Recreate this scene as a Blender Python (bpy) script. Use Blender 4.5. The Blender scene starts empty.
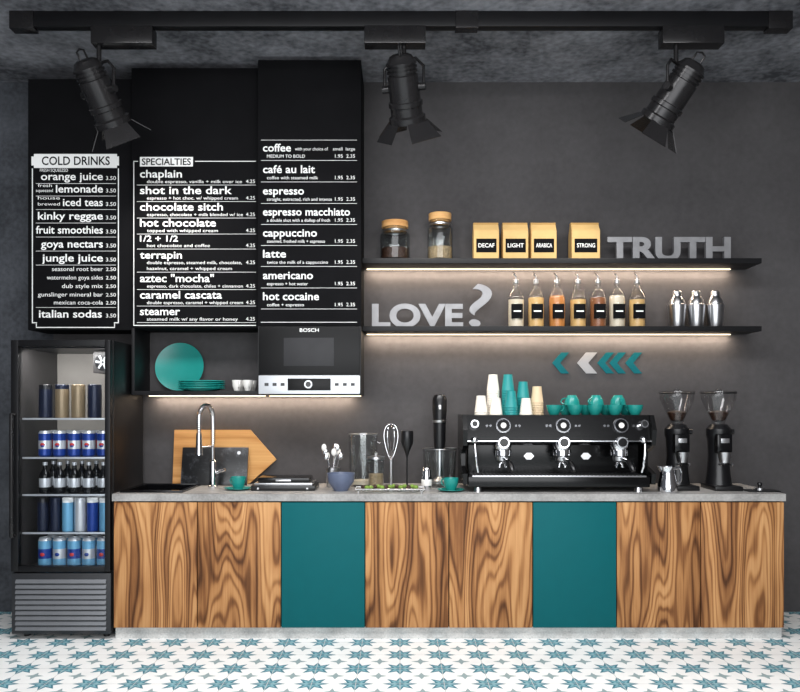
import bpy, bmesh, math, random
from math import pi, sin, cos, radians
from mathutils import Matrix, Vector
random.seed(7)
S = bpy.context.scene
COL = S.collection
CAMY, CAMZ, F = -5.46, 1.48, 763.0

# ---- pixel helpers: image pixel coordinates converted to metres at a chosen depth y
def ex(m, y): return (m-400.0)*(y-CAMY)/F
def ez(m, y): return CAMZ+(405.0-m)*(y-CAMY)/F
def el(m, y): return m*(y-CAMY)/F

def lin(v):
    v /= 255.0
    return v/12.92 if v <= 0.04045 else ((v+0.055)/1.055)**2.4
def C(r, g, b): return (lin(r), lin(g), lin(b), 1.0)

# ------------------------------------------------------------------ materials
def newmat(name):
    m = bpy.data.materials.new(name); m.use_nodes = True
    nt = m.node_tree
    return m, nt, nt.nodes['Principled BSDF']
def simple(name, col, rough=0.5, metal=0.0, var=0.06, scale=12, bump=0.0, spec=0.5):
    m, nt, p = newmat(name)
    n = nt.nodes.new('ShaderNodeTexNoise'); n.inputs['Scale'].default_value = scale
    n.inputs['Detail'].default_value = 4
    tc = nt.nodes.new('ShaderNodeTexCoord'); nt.links.new(tc.outputs['Object'], n.inputs['Vector'])
    r = nt.nodes.new('ShaderNodeValToRGB')
    r.color_ramp.elements[0].position = 0.3; r.color_ramp.elements[1].position = 0.7
    r.color_ramp.elements[0].color = tuple(max(0, c*(1-var)) for c in col[:3])+(1,)
    r.color_ramp.elements[1].color = tuple(min(1, c*(1+var)) for c in col[:3])+(1,)
    nt.links.new(n.outputs['Fac'], r.inputs['Fac']); nt.links.new(r.outputs['Color'], p.inputs['Base Color'])
    p.inputs['Roughness'].default_value = rough; p.inputs['Metallic'].default_value = metal
    p.inputs['Specular IOR Level'].default_value = spec
    if bump > 0:
        b = nt.nodes.new('ShaderNodeBump'); b.inputs['Strength'].default_value = bump; b.inputs['Distance'].default_value = 0.01
        nt.links.new(n.outputs['Fac'], b.inputs['Height']); nt.links.new(b.outputs['Normal'], p.inputs['Normal'])
    return m
def glassy(name, tint=(1, 1, 1, 1), refl=1.0):
    m = bpy.data.materials.new(name); m.use_nodes = True; nt = m.node_tree; nt.nodes.clear()
    o = nt.nodes.new('ShaderNodeOutputMaterial'); mx = nt.nodes.new('ShaderNodeMixShader')
    t = nt.nodes.new('ShaderNodeBsdfTransparent'); t.inputs['Color'].default_value = tint
    g = nt.nodes.new('ShaderNodeBsdfGlossy'); g.inputs['Roughness'].default_value = 0.04
    f = nt.nodes.new('ShaderNodeLayerWeight'); f.inputs['Blend'].default_value = 0.5
    pw = nt.nodes.new('ShaderNodeMath'); pw.operation = 'POWER'; pw.inputs[1].default_value = 3.0
    mu = nt.nodes.new('ShaderNodeMath'); mu.operation = 'MULTIPLY_ADD'; mu.inputs[1].default_value = 0.6*refl; mu.inputs[2].default_value = 0.04*refl
    nt.links.new(f.outputs['Facing'], pw.inputs[0]); nt.links.new(pw.outputs[0], mu.inputs[0]); nt.links.new(mu.outputs[0], mx.inputs[0])
    nt.links.new(t.outputs[0], mx.inputs[1]); nt.links.new(g.outputs[0], mx.inputs[2]); nt.links.new(mx.outputs[0], o.inputs[0])
    return m
def emis(name, col, s):
    m, nt, p = newmat(name)
    p.inputs['Base Color'].default_value = col
    p.inputs['Emission Color'].default_value = col; p.inputs['Emission Strength'].default_value = s
    return m
def concrete(name, c1, c2, scale=1.5, rough=0.8, bump=0.3, pos=(0.35, 0.68)):
    m, nt, p = newmat(name)
    tc = nt.nodes.new('ShaderNodeTexCoord')
    a = nt.nodes.new('ShaderNodeTexNoise'); a.inputs['Scale'].default_value = scale; a.inputs['Detail'].default_value = 10; a.inputs['Roughness'].default_value = 0.65
    b = nt.nodes.new('ShaderNodeTexNoise'); b.inputs['Scale'].default_value = scale*14; b.inputs['Detail'].default_value = 6
    nt.links.new(tc.outputs['Object'], a.inputs['Vector']); nt.links.new(tc.outputs['Object'], b.inputs['Vector'])
    mx = nt.nodes.new('ShaderNodeMix'); mx.inputs[0].default_value = 0.3
    nt.links.new(a.outputs['Fac'], mx.inputs[2]); nt.links.new(b.outputs['Fac'], mx.inputs[3])
    r = nt.nodes.new('ShaderNodeValToRGB'); r.color_ramp.elements[0].position = pos[0]; r.color_ramp.elements[1].position = pos[1]
    r.color_ramp.elements[0].color = c1; r.color_ramp.elements[1].color = c2
    nt.links.new(mx.outputs[0], r.inputs['Fac']); nt.links.new(r.outputs['Color'], p.inputs['Base Color'])
    bp = nt.nodes.new('ShaderNodeBump'); bp.inputs['Strength'].default_value = bump; bp.inputs['Distance'].default_value = 0.02
    nt.links.new(mx.outputs[0], bp.inputs['Height']); nt.links.new(bp.outputs['Normal'], p.inputs['Normal'])
    p.inputs['Roughness'].default_value = rough
    return m
def wood(name, cols, horiz=False, freq=210.0, rough=0.6, zs=0.14, sc0=3.0):
    m, nt, p = newmat(name); L = nt.links
    def mk(op, a, b=None, c=None):
        n = nt.nodes.new('ShaderNodeMath'); n.operation = op
        for i, v in enumerate((a, b, c)):
            if v is None: continue
            if isinstance(v, (int, float)): n.inputs[i].default_value = v
            else: L.new(v, n.inputs[i])
        return n.outputs[0]
    tc = nt.nodes.new('ShaderNodeTexCoord'); oi = nt.nodes.new('ShaderNodeObjectInfo')
    cb = nt.nodes.new('ShaderNodeCombineXYZ')
    r37 = mk('MULTIPLY', oi.outputs['Random'], 37.0)
    for i in range(3): L.new(r37, cb.inputs[i])
    va = nt.nodes.new('ShaderNodeVectorMath'); va.operation = 'ADD'
    L.new(tc.outputs['Object'], va.inputs[0]); L.new(cb.outputs[0], va.inputs[1])
    def stretched(z, scale, det, rgh=0.5):
        mp = nt.nodes.new('ShaderNodeMapping'); mp.inputs['Scale'].default_value = (z, 1, 1) if horiz else (1, 1, z)
        L.new(va.outputs[0], mp.inputs['Vector'])
        n = nt.nodes.new('ShaderNodeTexNoise'); n.inputs['Scale'].default_value = scale; n.inputs['Detail'].default_value = det; n.inputs['Roughness'].default_value = rgh
        L.new(mp.outputs[0], n.inputs['Vector']); return n.outputs['Fac']
    base = stretched(zs, sc0, 2.5, 0.42)
    ph = mk('MULTIPLY', base, freq)
    rings = mk('POWER', mk('MULTIPLY_ADD', mk('SINE', ph), 0.5, 0.5), 2.2)
    slow = mk('MULTIPLY_ADD', mk('SINE', mk('MULTIPLY', base, freq*0.23)), 0.5, 0.5)
    fine = stretched(0.02, 85, 4, 0.75)
    big = stretched(zs*1.6, 4.5, 3, 0.55)
    v = mk('MULTIPLY', rings, -0.17)
    v = mk('ADD', v, mk('MULTIPLY', slow, 0.17))
    v = mk('ADD', v, mk('MULTIPLY', fine, 0.36))
    v = mk('ADD', v, mk('MULTIPLY', big, 0.52))
    v = mk('SUBTRACT', v, 0.01)
    r = nt.nodes.new('ShaderNodeValToRGB')
    while len(r.color_ramp.elements) < len(cols): r.color_ramp.elements.new(0.5)
    for e, (ps, c) in zip(r.color_ramp.elements, cols): e.position = ps; e.color = c
    L.new(v, r.inputs['Fac']); L.new(r.outputs['Color'], p.inputs['Base Color'])
    p.inputs['Roughness'].default_value = rough; p.inputs['Specular IOR Level'].default_value = 0.2
    return m
def tiles(name, T):
    m, nt, p = newmat(name); L = nt.links
    def mk(op, a, b=None, c=None):
        n = nt.nodes.new('ShaderNodeMath'); n.operation = op
        for i, v in enumerate((a, b, c)):
            if v is None: continue
            if isinstance(v, (int, float)): n.inputs[i].default_value = v
            else: L.new(v, n.inputs[i])
        return n.outputs[0]
    tc = nt.nodes.new('ShaderNodeTexCoord'); sp = nt.nodes.new('ShaderNodeSeparateXYZ'); L.new(tc.outputs['Object'], sp.inputs[0])
    X = mk('DIVIDE', sp.outputs[0], T); Y = mk('DIVIDE', sp.outputs[1], T)
    def star(offx, offy, n, R, r, rot=0.0):
        fx = mk('SUBTRACT', mk('FRACT', mk('ADD', X, offx)), 0.5)
        fy = mk('SUBTRACT', mk('FRACT', mk('ADD', Y, offy)), 0.5)
        ln = mk('SQRT', mk('ADD', mk('MULTIPLY', fx, fx), mk('MULTIPLY', fy, fy)))
        th = mk('ARCTAN2', fy, fx)
        a = mk('ABSOLUTE', mk('SUBTRACT', mk('FLOORED_MODULO', mk('ADD', th, pi/n+4*pi+rot), 2*pi/n), pi/n))
        px = mk('MULTIPLY', ln, mk('COSINE', a)); py = mk('MULTIPLY', ln, mk('SINE', a))
        e1 = r*cos(pi/n)-R; e2 = r*sin(pi/n)
        cr = mk('SUBTRACT', mk('MULTIPLY', py, e1), mk('MULTIPLY', mk('SUBTRACT', px, R), e2))
        return mk('GREATER_THAN', cr, 0.0)
    def over(base, colr, mask):
        n = nt.nodes.new('ShaderNodeMix'); n.data_type = 'RGBA'
        L.new(mask, n.inputs[0])
        if isinstance(base, tuple): n.inputs[6].default_value = base
        else: L.new(base, n.inputs[6])
        n.inputs[7].default_value = colr
        return n.outputs[2]
    white = C(247, 248, 246)
    c = over(white, C(66, 124, 140), star(0.5, 0.5, 8, 0.42, 0.215))
    c = over(c, C(128, 176, 186), star(0.5, 0.5, 8, 0.30, 0.145))
    c = over(c, C(66, 124, 140), star(0.5, 0.5, 8, 0.17, 0.07))
    c = over(c, C(150, 170, 172), star(0, 0, 4, 0.22, 0.085))
    gx = mk('LESS_THAN', mk('ABSOLUTE', mk('SUBTRACT', mk('FRACT', mk('ADD', X, 0.5)), 0.5)), 0.008)
    gy = mk('LESS_THAN', mk('ABSOLUTE', mk('SUBTRACT', mk('FRACT', mk('ADD', Y, 0.5)), 0.5)), 0.008)
    c = over(c, C(205, 206, 204), mk('MAXIMUM', gx, gy))
    nz = nt.nodes.new('ShaderNodeTexNoise'); nz.inputs['Scale'].default_value = 9; nz.inputs['Detail'].default_value = 8
    L.new(tc.outputs['Object'], nz.inputs['Vector'])
    mu = nt.nodes.new('ShaderNodeMix'); mu.data_type = 'RGBA'; mu.blend_type = 'MULTIPLY'; mu.inputs[0].default_value = 1
    rr = nt.nodes.new('ShaderNodeValToRGB'); rr.color_ramp.elements[0].position = 0.3; rr.color_ramp.elements[0].color = (0.93, 0.93, 0.93, 1)
    rr.color_ramp.elements[1].position = 0.6
    L.new(nz.outputs['Fac'], rr.inputs[0]); L.new(c, mu.inputs[6]); L.new(rr.outputs[0], mu.inputs[7])
    L.new(mu.outputs[2], p.inputs['Base Color']); p.inputs['Roughness'].default_value = 0.6; p.inputs['Specular IOR Level'].default_value = 0.25
    return m

M = dict(
 wall=concrete('wall_paint', C(60, 58, 59), C(77, 75, 76), 1.6, 0.85, 0.08),
 plaster=concrete('dark_plaster', C(44, 47, 52), C(78, 81, 87), 2.2, 0.85, 0.3, (0.4, 0.62)),
 ceil=concrete('ceiling_concrete', C(62, 63, 68), C(150, 151, 157), 1.7, 0.85, 0.45, (0.39, 0.64)),
 top=concrete('countertop_concrete', C(120, 118, 116), C(176, 174, 171), 5, 0.5, 0.1),
 plinth=concrete('plinth_concrete', C(160, 160, 158), C(222, 222, 219), 7, 0.8, 0.3),
 floor=tiles('star_tiles', 0.235),
 wood=wood('walnut_veneer', [(0.22, C(74, 44, 24)), (0.37, C(126, 82, 48)), (0.50, C(172, 122, 76)), (0.68, C(202, 154, 104))]),
 board=wood('oak_board', [(0.2, C(140, 92, 46)), (0.45, C(186, 134, 78)), (0.7, C(210, 164, 106))], True, 60),
 lidwood=wood('lid_wood', [(0.2, C(160, 115, 68)), (0.5, C(200, 156, 102)), (0.8, C(220, 180, 130))], True, 40),
 teal=simple('teal_lacquer', C(2, 88, 93), 0.55, 0, 0.03, spec=0.15),
 tealc=simple('teal_ceramic', C(30, 140, 132), 0.22, 0, 0.04),
 tealcup=simple('teal_paper', C(20, 135, 135), 0.5, 0, 0.03),
 black=simple('black_laminate', C(17, 17, 19), 0.5, 0, 0.1, spec=0.3),
 board_b=simple('chalkboard', C(14, 14, 16), 0.8, 0, 0.15, 6, spec=0.1),
 blackm=simple('black_metal', C(20, 20, 22), 0.4, 0.3, 0.1, spec=0.4),
 spotm=simple('spot_enamel', C(38, 37, 38), 0.24, 0.4, 0.1),
 blackg=simple('black_gloss', C(9, 9, 11), 0.15, 0, 0.1, spec=0.4),
 blacks=simple('black_satin_glass', C(10, 10, 11), 0.35, 0, 0.1, spec=0.2),
 machine=simple('machine_black', C(10, 10, 11), 0.2, 0, 0.1, spec=0.35),
 window=simple('oven_window', C(46, 46, 48), 0.4, 0, 0.1, spec=0.2),
 blackp=simple('black_plastic', C(18, 18, 20), 0.3, 0, 0.1),
 darkgrey=simple('fridge_grey', C(44, 45, 48), 0.45, 0.2, 0.05),
 grille=simple('grille_grey', C(112, 114, 118), 0.45, 0.2, 0.05),
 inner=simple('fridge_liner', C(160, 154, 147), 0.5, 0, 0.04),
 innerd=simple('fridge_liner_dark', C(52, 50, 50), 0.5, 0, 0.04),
 white=simple('white_print', C(240, 240, 238), 0.7, 0, 0.02),
 whitec=simple('white_ceramic', C(232, 230, 226), 0.25, 0, 0.02),
 chrome=simple('chrome', C(235, 235, 238), 0.1, 1, 0.03),
 steel=simple('brushed_steel', C(205, 205, 207), 0.28, 1, 0.06),
 letter=simple('zinc_letter', C(138, 138, 140), 0.5, 0.5, 0.12),
 kraft=simple('kraft_paper', C(206, 170, 110), 0.75, 0, 0.06, 20),
 kraftd=simple('kraft_fold', C(172, 134, 76), 0.75, 0, 0.06, 20),
 cream=simple('cream_paper', C(238, 232, 220), 0.6, 0, 0.03),
 beige=simple('beige_paper', C(216, 192, 158), 0.6, 0, 0.03),
 bean=simple('coffee_beans', C(52, 30, 18), 0.5, 0, 0.5, 90, 0.8),
 oats=simple('grains', C(150, 130, 100), 0.7, 0, 0.4, 90, 0.8),
 marble=concrete('black_marble', C(12, 13, 15), C(84, 86, 92), 11, 0.3, 0.0, (0.5, 0.68)),
 bowl=simple('blue_grey_ceramic', C(96, 106, 130), 0.3, 0, 0.1),
 green=simple('lime_green', C(110, 140, 50), 0.5, 0, 0.2, 30),
 red=simple('red_print', C(190, 40, 40), 0.4),
 blue=simple('can_blue', C(25, 60, 140), 0.3, 0.3, 0.05),
 navy=simple('can_navy', C(22, 30, 52), 0.3, 0.3, 0.05),
 lblue=simple('can_light_blue', C(110, 170, 205), 0.3, 0.3, 0.05),
 gold=simple('can_gold', C(140, 122, 96), 0.35, 0.4, 0.05),
 silver=simple('can_silver', C(205, 208, 212), 0.3, 0.5, 0.03),
 glass=glassy('clear_glass', (0.95, 0.965, 0.965, 1), 1.3),
 smoke=glassy('smoked_glass', (0.88, 0.88, 0.88, 1), 1.8),
 door=glassy('door_glass', (0.95, 0.96, 0.97, 1), 0.5),
 led=emis('led_strip', (1.0, 0.78, 0.55, 1), 4.0),
 lamp=emis('lamp_face', (1.0, 0.95, 0.85, 1), 1.5),
 amber=simple('syrup_amber', C(196, 128, 68), 0.3), honey=simple('syrup_honey', C(212, 172, 112), 0.3),
 clearl=simple('syrup_pale', C(214, 200, 178), 0.3), brown=simple('syrup_brown', C(140, 88, 56), 0.3),
 darkteal=simple('teal_decal', C(8, 92, 100), 0.7, spec=0.15), greyd=simple('grey_decal', C(150, 152, 156), 0.6),
)

# ------------------------------------------------------------------ mesh builder
def T(x=0, y=0, z=0): return Matrix.Translation((x, y, z))
def R(a, ax): return Matrix.Rotation(a, 4, ax)
class B:
    def __init__(s): s.bm = bmesh.new(); s.mats = []
    def mi(s, m):
        m = M[m]
        if m not in s.mats: s.mats.append(m)
        return s.mats.index(m)
    def add(s, t, mat, mx=None, recalc=True):
        if recalc: bmesh.ops.recalc_face_normals(t, faces=t.faces)
        if mx is not None: t.transform(mx)
        i = s.mi(mat); vm = {}
        for v in t.verts: vm[v] = s.bm.verts.new(v.co)
        for f in t.faces:
            try:
                nf = s.bm.faces.new([vm[v] for v in f.verts]); nf.material_index = i; nf.smooth = True
            except ValueError: pass
        t.free(); return s
    def box(s, x0, x1, y0, y1, z0, z1, mat, bev=0.0, mx=None):
        t = bmesh.new(); bmesh.ops.create_cube(t, size=1)
        t.transform(T((x0+x1)/2, (y0+y1)/2, (z0+z1)/2) @ Matrix.Diagonal((x1-x0, y1-y0, z1-z0, 1)))
        if bev > 0: bmesh.ops.bevel(t, geom=t.edges[:], offset=bev, segments=2, affect='EDGES', profile=0.6)
        return s.add(t, mat, mx)
    def lathe(s, prof, mat, mx=None, seg=28):
        t = bmesh.new(); rings = []
        for r, z in prof:
            if r < 1e-6: rings.append([t.verts.new((0, 0, z))])
            else: rings.append([t.verts.new((r*cos(2*pi*i/seg), r*sin(2*pi*i/seg), z)) for i in range(seg)])
        for a, b in zip(rings, rings[1:]):
            if len(a) == 1 and len(b) == 1: continue
            for i in range(seg):
                j = (i+1) % seg
                if len(a) == 1: t.faces.new((a[0], b[i], b[j]))
                elif len(b) == 1: t.faces.new((a[i], a[j], b[0]))
                else: t.faces.new((a[i], a[j], b[j], b[i]))
        return s.add(t, mat, mx)
    def cyl(s, p0, p1, r0, mat, r1=None, seg=20, mx=None):
        p0 = Vector(p0); p1 = Vector(p1); d = p1-p0; r1 = r0 if r1 is None else r1
        q = d.to_track_quat('Z', 'Y').to_matrix().to_4x4()
        m = Matrix.Translation(p0) @ q
        if mx is not None: m = mx @ m
        return s.lathe([(0, 0), (r0, 0), (r1, d.length), (0, d.length)], mat, m, seg)
    def sph(s, c, r, mat, sc=(1, 1, 1), mx=None):
        t = bmesh.new(); bmesh.ops.create_uvsphere(t, u_segments=20, v_segments=12, radius=r)
        m = T(*c) @ Matrix.Diagonal((*sc, 1))
        if mx is not None: m = mx @ m
        return s.add(t, mat, m)
    def tube(s, pts, r, mat, seg=10, mx=None, closed=False):
        pts = [Vector(p) for p in pts]; n = len(pts); t = bmesh.new(); rings = []
        up = None
        for i, p in enumerate(pts):
            if closed: d = pts[(i+1) % n]-pts[i-1]
            else: d = pts[min(i+1, n-1)]-pts[max(i-1, 0)]
            d.normalize()
            if up is None:
                up = Vector((0, 0, 1)) if abs(d.z) < 0.9 else Vector((1, 0, 0))
            u = (up-d*up.dot(d)).normalized(); up = u; w = d.cross(u)
            rr = r[i] if isinstance(r, (list, tuple)) else r
            rings.append([t.verts.new(p+rr*(u*cos(2*pi*k/seg)+w*sin(2*pi*k/seg))) for k in range(seg)])
        prs = list(zip(rings, rings[1:]))
        if closed: prs.append((rings[-1], rings[0]))
        for a, b in prs:
            for k in range(seg):
                j = (k+1) % seg; t.faces.new((a[k], a[j], b[j], b[k]))
        if not closed:
            t.faces.new(rings[0][::-1]); t.faces.new(rings[-1])
        return s.add(t, mat, mx)
    def prism(s, poly, y0, y1, mat, mx=None, bev=0.0):   # poly in XZ
        t = bmesh.new()
        a = [t.verts.new((x, y0, z)) for x, z in poly]; b = [t.verts.new((x, y1, z)) for x, z in poly]
        t.faces.new(a); t.faces.new(b[::-1]); n = len(poly)
        for i in range(n):
            j = (i+1) % n; t.faces.new((a[j], a[i], b[i], b[j]))
        if bev > 0: bmesh.ops.bevel(t, geom=t.edges[:], offset=bev, segments=2, affect='EDGES')
        return s.add(t, mat, mx)
    def xprism(s, poly, x0, x1, mat, bev=0.0):   # poly in YZ
        t = bmesh.new()
        a = [t.verts.new((x0, y, z)) for y, z in poly]; b = [t.verts.new((x1, y, z)) for y, z in poly]
        t.faces.new(a); t.faces.new(b[::-1]); n = len(poly)
        for i in range(n):
            j = (i+1) % n; t.faces.new((a[i], a[j], b[j], b[i]))
        if bev > 0: bmesh.ops.bevel(t, geom=t.edges[:], offset=bev, segments=2, affect='EDGES')
        return s.add(t, mat)
    def text(s, txt, x0, x1, z, size, mat, y, ext=0.0, fit_h=None, off=0.012, mx=None):
        cu = bpy.data.curves.new('t', 'FONT'); cu.body = txt; cu.size = 1.0; cu.offset = off
        cu.resolution_u = 3 if ext == 0 else 8
        if ext: cu.extrude = 0.5
        ob = bpy.data.objects.new('t', cu); COL.objects.link(ob)
        dg = bpy.context.evaluated_depsgraph_get(); dg.update()
        me = bpy.data.meshes.new_from_object(ob.evaluated_get(dg))
        bpy.data.objects.remove(ob); bpy.data.curves.remove(cu)
        t = bmesh.new(); t.from_mesh(me); bpy.data.meshes.remove(me)
        if not t.verts: t.free(); return s
        xs = [v.co.x for v in t.verts]; ys = [v.co.y for v in t.verts]
        sx = (x1-x0)/(max(xs)-min(xs)); sy = size; oy = 0
        if fit_h: sy = fit_h/(max(ys)-min(ys)); oy = min(ys)
        m = T(x0, y, z) @ R(pi/2, 'X') @ Matrix.Diagonal((sx, sy, ext if ext else 1, 1)) @ T(-min(xs), -oy, 0)
        if mx is not None: m = mx @ m
        return s.add(t, mat, m, recalc=bool(ext))
    def obj(s, name, loc=(0, 0, 0), parent=None, rot=(0, 0, 0), ang=32):
        me = bpy.data.meshes.new(name); s.bm.to_mesh(me); s.bm.free()
        for m in s.mats: me.materials.append(m)
        me.set_sharp_from_angle(angle=radians(ang))
        return inst(name, me, loc, rot, parent)
def inst(name, me, loc=(0, 0, 0), rot=(0, 0, 0), parent=None):
    o = bpy.data.objects.new(name, me); COL.objects.link(o); o.location = loc; o.rotation_euler = rot
    if parent: o.parent = parent
    return o
def empty(name, loc=(0, 0, 0)):
    o = bpy.data.objects.new(name, None); COL.objects.link(o); o.location = loc; o.empty_display_size = 0.1; return o

# ------------------------------------------------------------------ room
HC = 3.79
SW = 3.3
b = B(); b.box(-2.48, SW, 0, 0.15, 0, HC, 'wall'); b.box(-SW, -2.48, 0, 0.15, 0, HC, 'plaster'); b.obj('wall_back')
B().box(-SW-0.15, -SW, -7, 0.15, 0, HC, 'plaster').obj('wall_left')
B().box(SW, SW+0.15, -7, 0.15, 0, HC, 'wall').obj('wall_right')
B().box(-SW-0.15, SW+0.15, -7, 0.15, -0.1, 0, 'floor').obj('floor')
B().box(-SW-0.15, SW+0.15, -7, 0.15, HC, HC+0.1, 'ceil').obj('ceiling')

# ------------------------------------------------------------------ counter
CT = 0.92; CF = -0.66; BK = -0.002
cx0, cx1 = -1.812, 2.428
cnt = empty('kitchen_counter', ((cx0+cx1)/2, -0.33, 0))
def ch(o, par):
    o.parent = par; o.matrix_parent_inverse = Matrix.Translation(-Vector(par.location)); return o
sx0, sx1, sy0, sy1 = -1.76, -1.41, -0.56, -0.16
b = B()
for a in ((cx0, sx0, CF, BK), (sx1, cx1, CF, BK), (sx0, sx1, CF, sy0), (sx0, sx1, sy1, BK)):
    b.box(a[0], a[1], a[2], a[3], CT-0.045, CT, 'top')
ch(b.obj('countertop'), cnt)
ch(B().box(cx0+0.01, cx1-0.01, CF+0.035, BK, 0, 0.075, 'plinth').obj('plinth'), cnt)
b = B()
b.box(cx0+0.006, cx0+0.024, CF+0.03, BK, 0.075, CT-0.045, 'wood'); b.box(cx1-0.024, cx1-0.006, CF+0.03, BK, 0.075, CT-0.045, 'wood')
b.box(cx0+0.024, sx0-0.02, CF+0.04, BK, 0.075, 0.86, 'black'); b.box(sx1+0.02, cx1-0.024, CF+0.04, BK, 0.075, 0.86, 'black')
b.box(sx0-0.02, sx1+0.02, CF+0.04, CF+0.06, 0.075, 0.86, 'black')
ch(b.obj('carcass'), cnt)
pw = (cx1-cx0-0.012)/8
for i in range(8):
    x0 = cx0+0.006+i*pw
    w = pw-0.006
    mt = 'teal' if i in (2, 5) else 'wood'
    b = B().box(-w/2, w/2, -0.011, 0.011, -0.395, 0.395, mt, 0.002)
    ch(b.obj('door_%s_%d' % (mt, i), (x0+pw/2, CF+0.018, 0.472)), cnt)
# sink
b = B()
SD = 0.86
b.box(sx0-0.03, sx1+0.025, sy0-0.03, sy0+0.004, CT, CT+0.014, 'blackg', 0.003); b.box(sx0-0.03, sx1+0.025, sy1-0.004, sy1+0.03, CT, CT+0.014, 'blackg', 0.003)
b.box(sx0-0.03, sx0+0.004, sy0, sy1, CT, CT+0.012, 'blackg'); b.box(sx1-0.004, sx1+0.025, sy0, sy1, CT, CT+0.012, 'blackg')
b.box(sx0+0.001, sx0+0.006, sy0+.001, sy1-.001, SD, CT+0.005, 'blackg'); b.box(sx1-0.006, sx1-0.001, sy0+.001, sy1-.001, SD, CT+0.005, 'blackg')
b.box(sx0+.001, sx1-.001, sy0+.001, sy0+0.006, SD, CT+.005, 'blackg'); b.box(sx0+.001, sx1-.001, sy1-0.006, sy1-.001, SD, CT+.005, 'blackg')
b.box(sx0+.001, sx1-.001, sy0+.001, sy1-.001, SD-0.005, SD+.002, 'blackg')
b.obj('kitchen_sink')
# faucet (spring neck)
fy = -0.30
b = B()
b.lathe([(0, 0), (0.034, 0), (0.034, 0.012), (0.024, 0.02), (0.022, 0.18), (0.015, 0.19), (0, 0.19)], 'chrome')
b.cyl((0.02, 0, 0.10), (0.085, -0.02, 0.125), 0.009, 'chrome')
ddx, ddy = -0.060, -0.13
path = [(0, 0, 0.17), (0, 0, 0.30), (0, 0, 0.42)]
for k in range(1, 13):
    a = pi*k/12; q = (1-cos(a))/2
    path.append((ddx*q, ddy*q, 0.47+0.085*sin(a)))
path += [(ddx, ddy, 0.42), (ddx, ddy, 0.36)]
b.tube(path, 0.009, 'steel')
pv = [Vector(p) for p in path[1:]]
for i in range(len(pv)-1):
    n = max(2, int((pv[i+1]-pv[i]).length/0.012))
    for k in range(n):
        c = pv[i].lerp(pv[i+1], k/n); d = (pv[i+1]-pv[i]).normalized()
        b.cyl(c-d*0.003, c+d*0.003, 0.0175, 'chrome', seg=14)
b.cyl((ddx, ddy, 0.37), (ddx, ddy, 0.23), 0.018, 'chrome', 0.024)
b.cyl((0, 0, 0.28), (ddx, ddy, 0.28), 0.007, 'chrome')
b.obj('kitchen_faucet', (ex(213, fy), fy, CT))

# ------------------------------------------------------------------ display fridge
fx0, fx1, ff, fb, fh = -2.453, -1.822, -0.66, -0.05, 1.89
fr = empty('display_fridge', ((fx0+fx1)/2, -0.355, 0))
b = B(); t = 0.035
b.box(fx0, fx0+t, ff+0.05, fb, 0.03, fh, 'blackm', 0.003); b.box(fx1-t, fx1, ff+0.05, fb, 0.03, fh, 'blackm', 0.003)
b.box(fx0+t, fx1-t, fb-0.03, fb, 0.03, fh, 'blackm'); b.box(fx0+t, fx1-t, ff+0.05, fb-0.03, fh-0.05, fh, 'blackm')
b.box(fx0+t, fx1-t, ff+0.05, fb-0.03, 0.03, 0.42, 'blackm')
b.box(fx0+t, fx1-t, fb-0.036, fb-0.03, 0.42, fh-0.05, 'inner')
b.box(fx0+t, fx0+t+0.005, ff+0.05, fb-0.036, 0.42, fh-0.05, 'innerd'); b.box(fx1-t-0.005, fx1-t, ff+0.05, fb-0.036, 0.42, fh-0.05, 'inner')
for q in (fx0+0.06, fx1-0.06):
    for w in (ff+0.1, fb-0.06): b.cyl((q, w, 0), (q, w, 0.035), 0.02, 'blackp')
FX, FY = fx1-0.125, ff+0.20
b.box(FX-0.065, FX+0.065, FY, fb-0.037, 1.69, 1.83, 'innerd', 0.005)
b.cyl((FX, FY, 1.76), (FX, FY-0.004, 1.76), 0.052, 'blackp', seg=28)
for k in range(6):
    b.prism([(0, -0.006), (0.046, -0.010), (0.046, 0.004), (0, 0.006)], -0.001, 0.001, 'silver', T(FX, FY-0.006, 1.76) @ R(k*pi/3, 'Y'))
ch(b.obj('cabinet'), fr)
b = B()
b.box(fx0+0.004, fx0+0.05, ff, ff+0.045, 0.43, fh, 'blackm', 0.004); b.box(fx1-0.036, fx1-0.002, ff, ff+0.045, 0.43, fh, 'blackm', 0.004)
b.box(fx0+0.05, fx1-0.036, ff, ff+0.045, fh-0.04, fh, 'blackm', 0.003); b.box(fx0+0.05, fx1-0.036, ff, ff+0.045, 0.43, 0.465, 'blackm', 0.003)
b.box(fx0+0.05, fx1-0.036, ff+0.018, ff+0.024, 0.465, fh-0.04, 'door')
b.tube([(fx0+0.03, ff, 1.42), (fx0+0.03, ff-0.045, 1.42), (fx0+0.03, ff-0.045, 1.40), (fx0+0.03, ff-0.045, 0.68), (fx0+0.03, ff-0.045, 0.66), (fx0+0.03, ff, 0.66)], 0.012, 'spotm')
ch(b.obj('glass_door'), fr)
b = B()
b.box(fx0+0.004, fx1-0.002, ff+0.01, ff+0.05, 0.035, 0.42, 'darkgrey', 0.004)
for k in range(10):
    z = 0.065+k*0.033
    b.box(fx0+0.03, fx1-0.03, -0.004, 0.004, -0.013, 0.013, 'grille', 0.002, T(0, ff+0.008, z+0.006) @ R(radians(-28), 'X'))
ch(b.obj('vent_grille'), fr)
shelfz = [1.397, 1.148, 0.911, 0.668, 0.436]
for i, z in enumerate(shelfz[:4]):
    b = B()
    b.box(fx0+t+0.008, fx1-t-0.008, ff+0.075, fb-0.06, z-0.008, z-0.001, 'glass'); b.box(fx0+t+0.008, fx1-t-0.008, ff+0.068, ff+0.076, z-0.012, z, 'silver', 0.001)
    ch(b.obj('shelf_%d' % (i+1)), fr)
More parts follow.
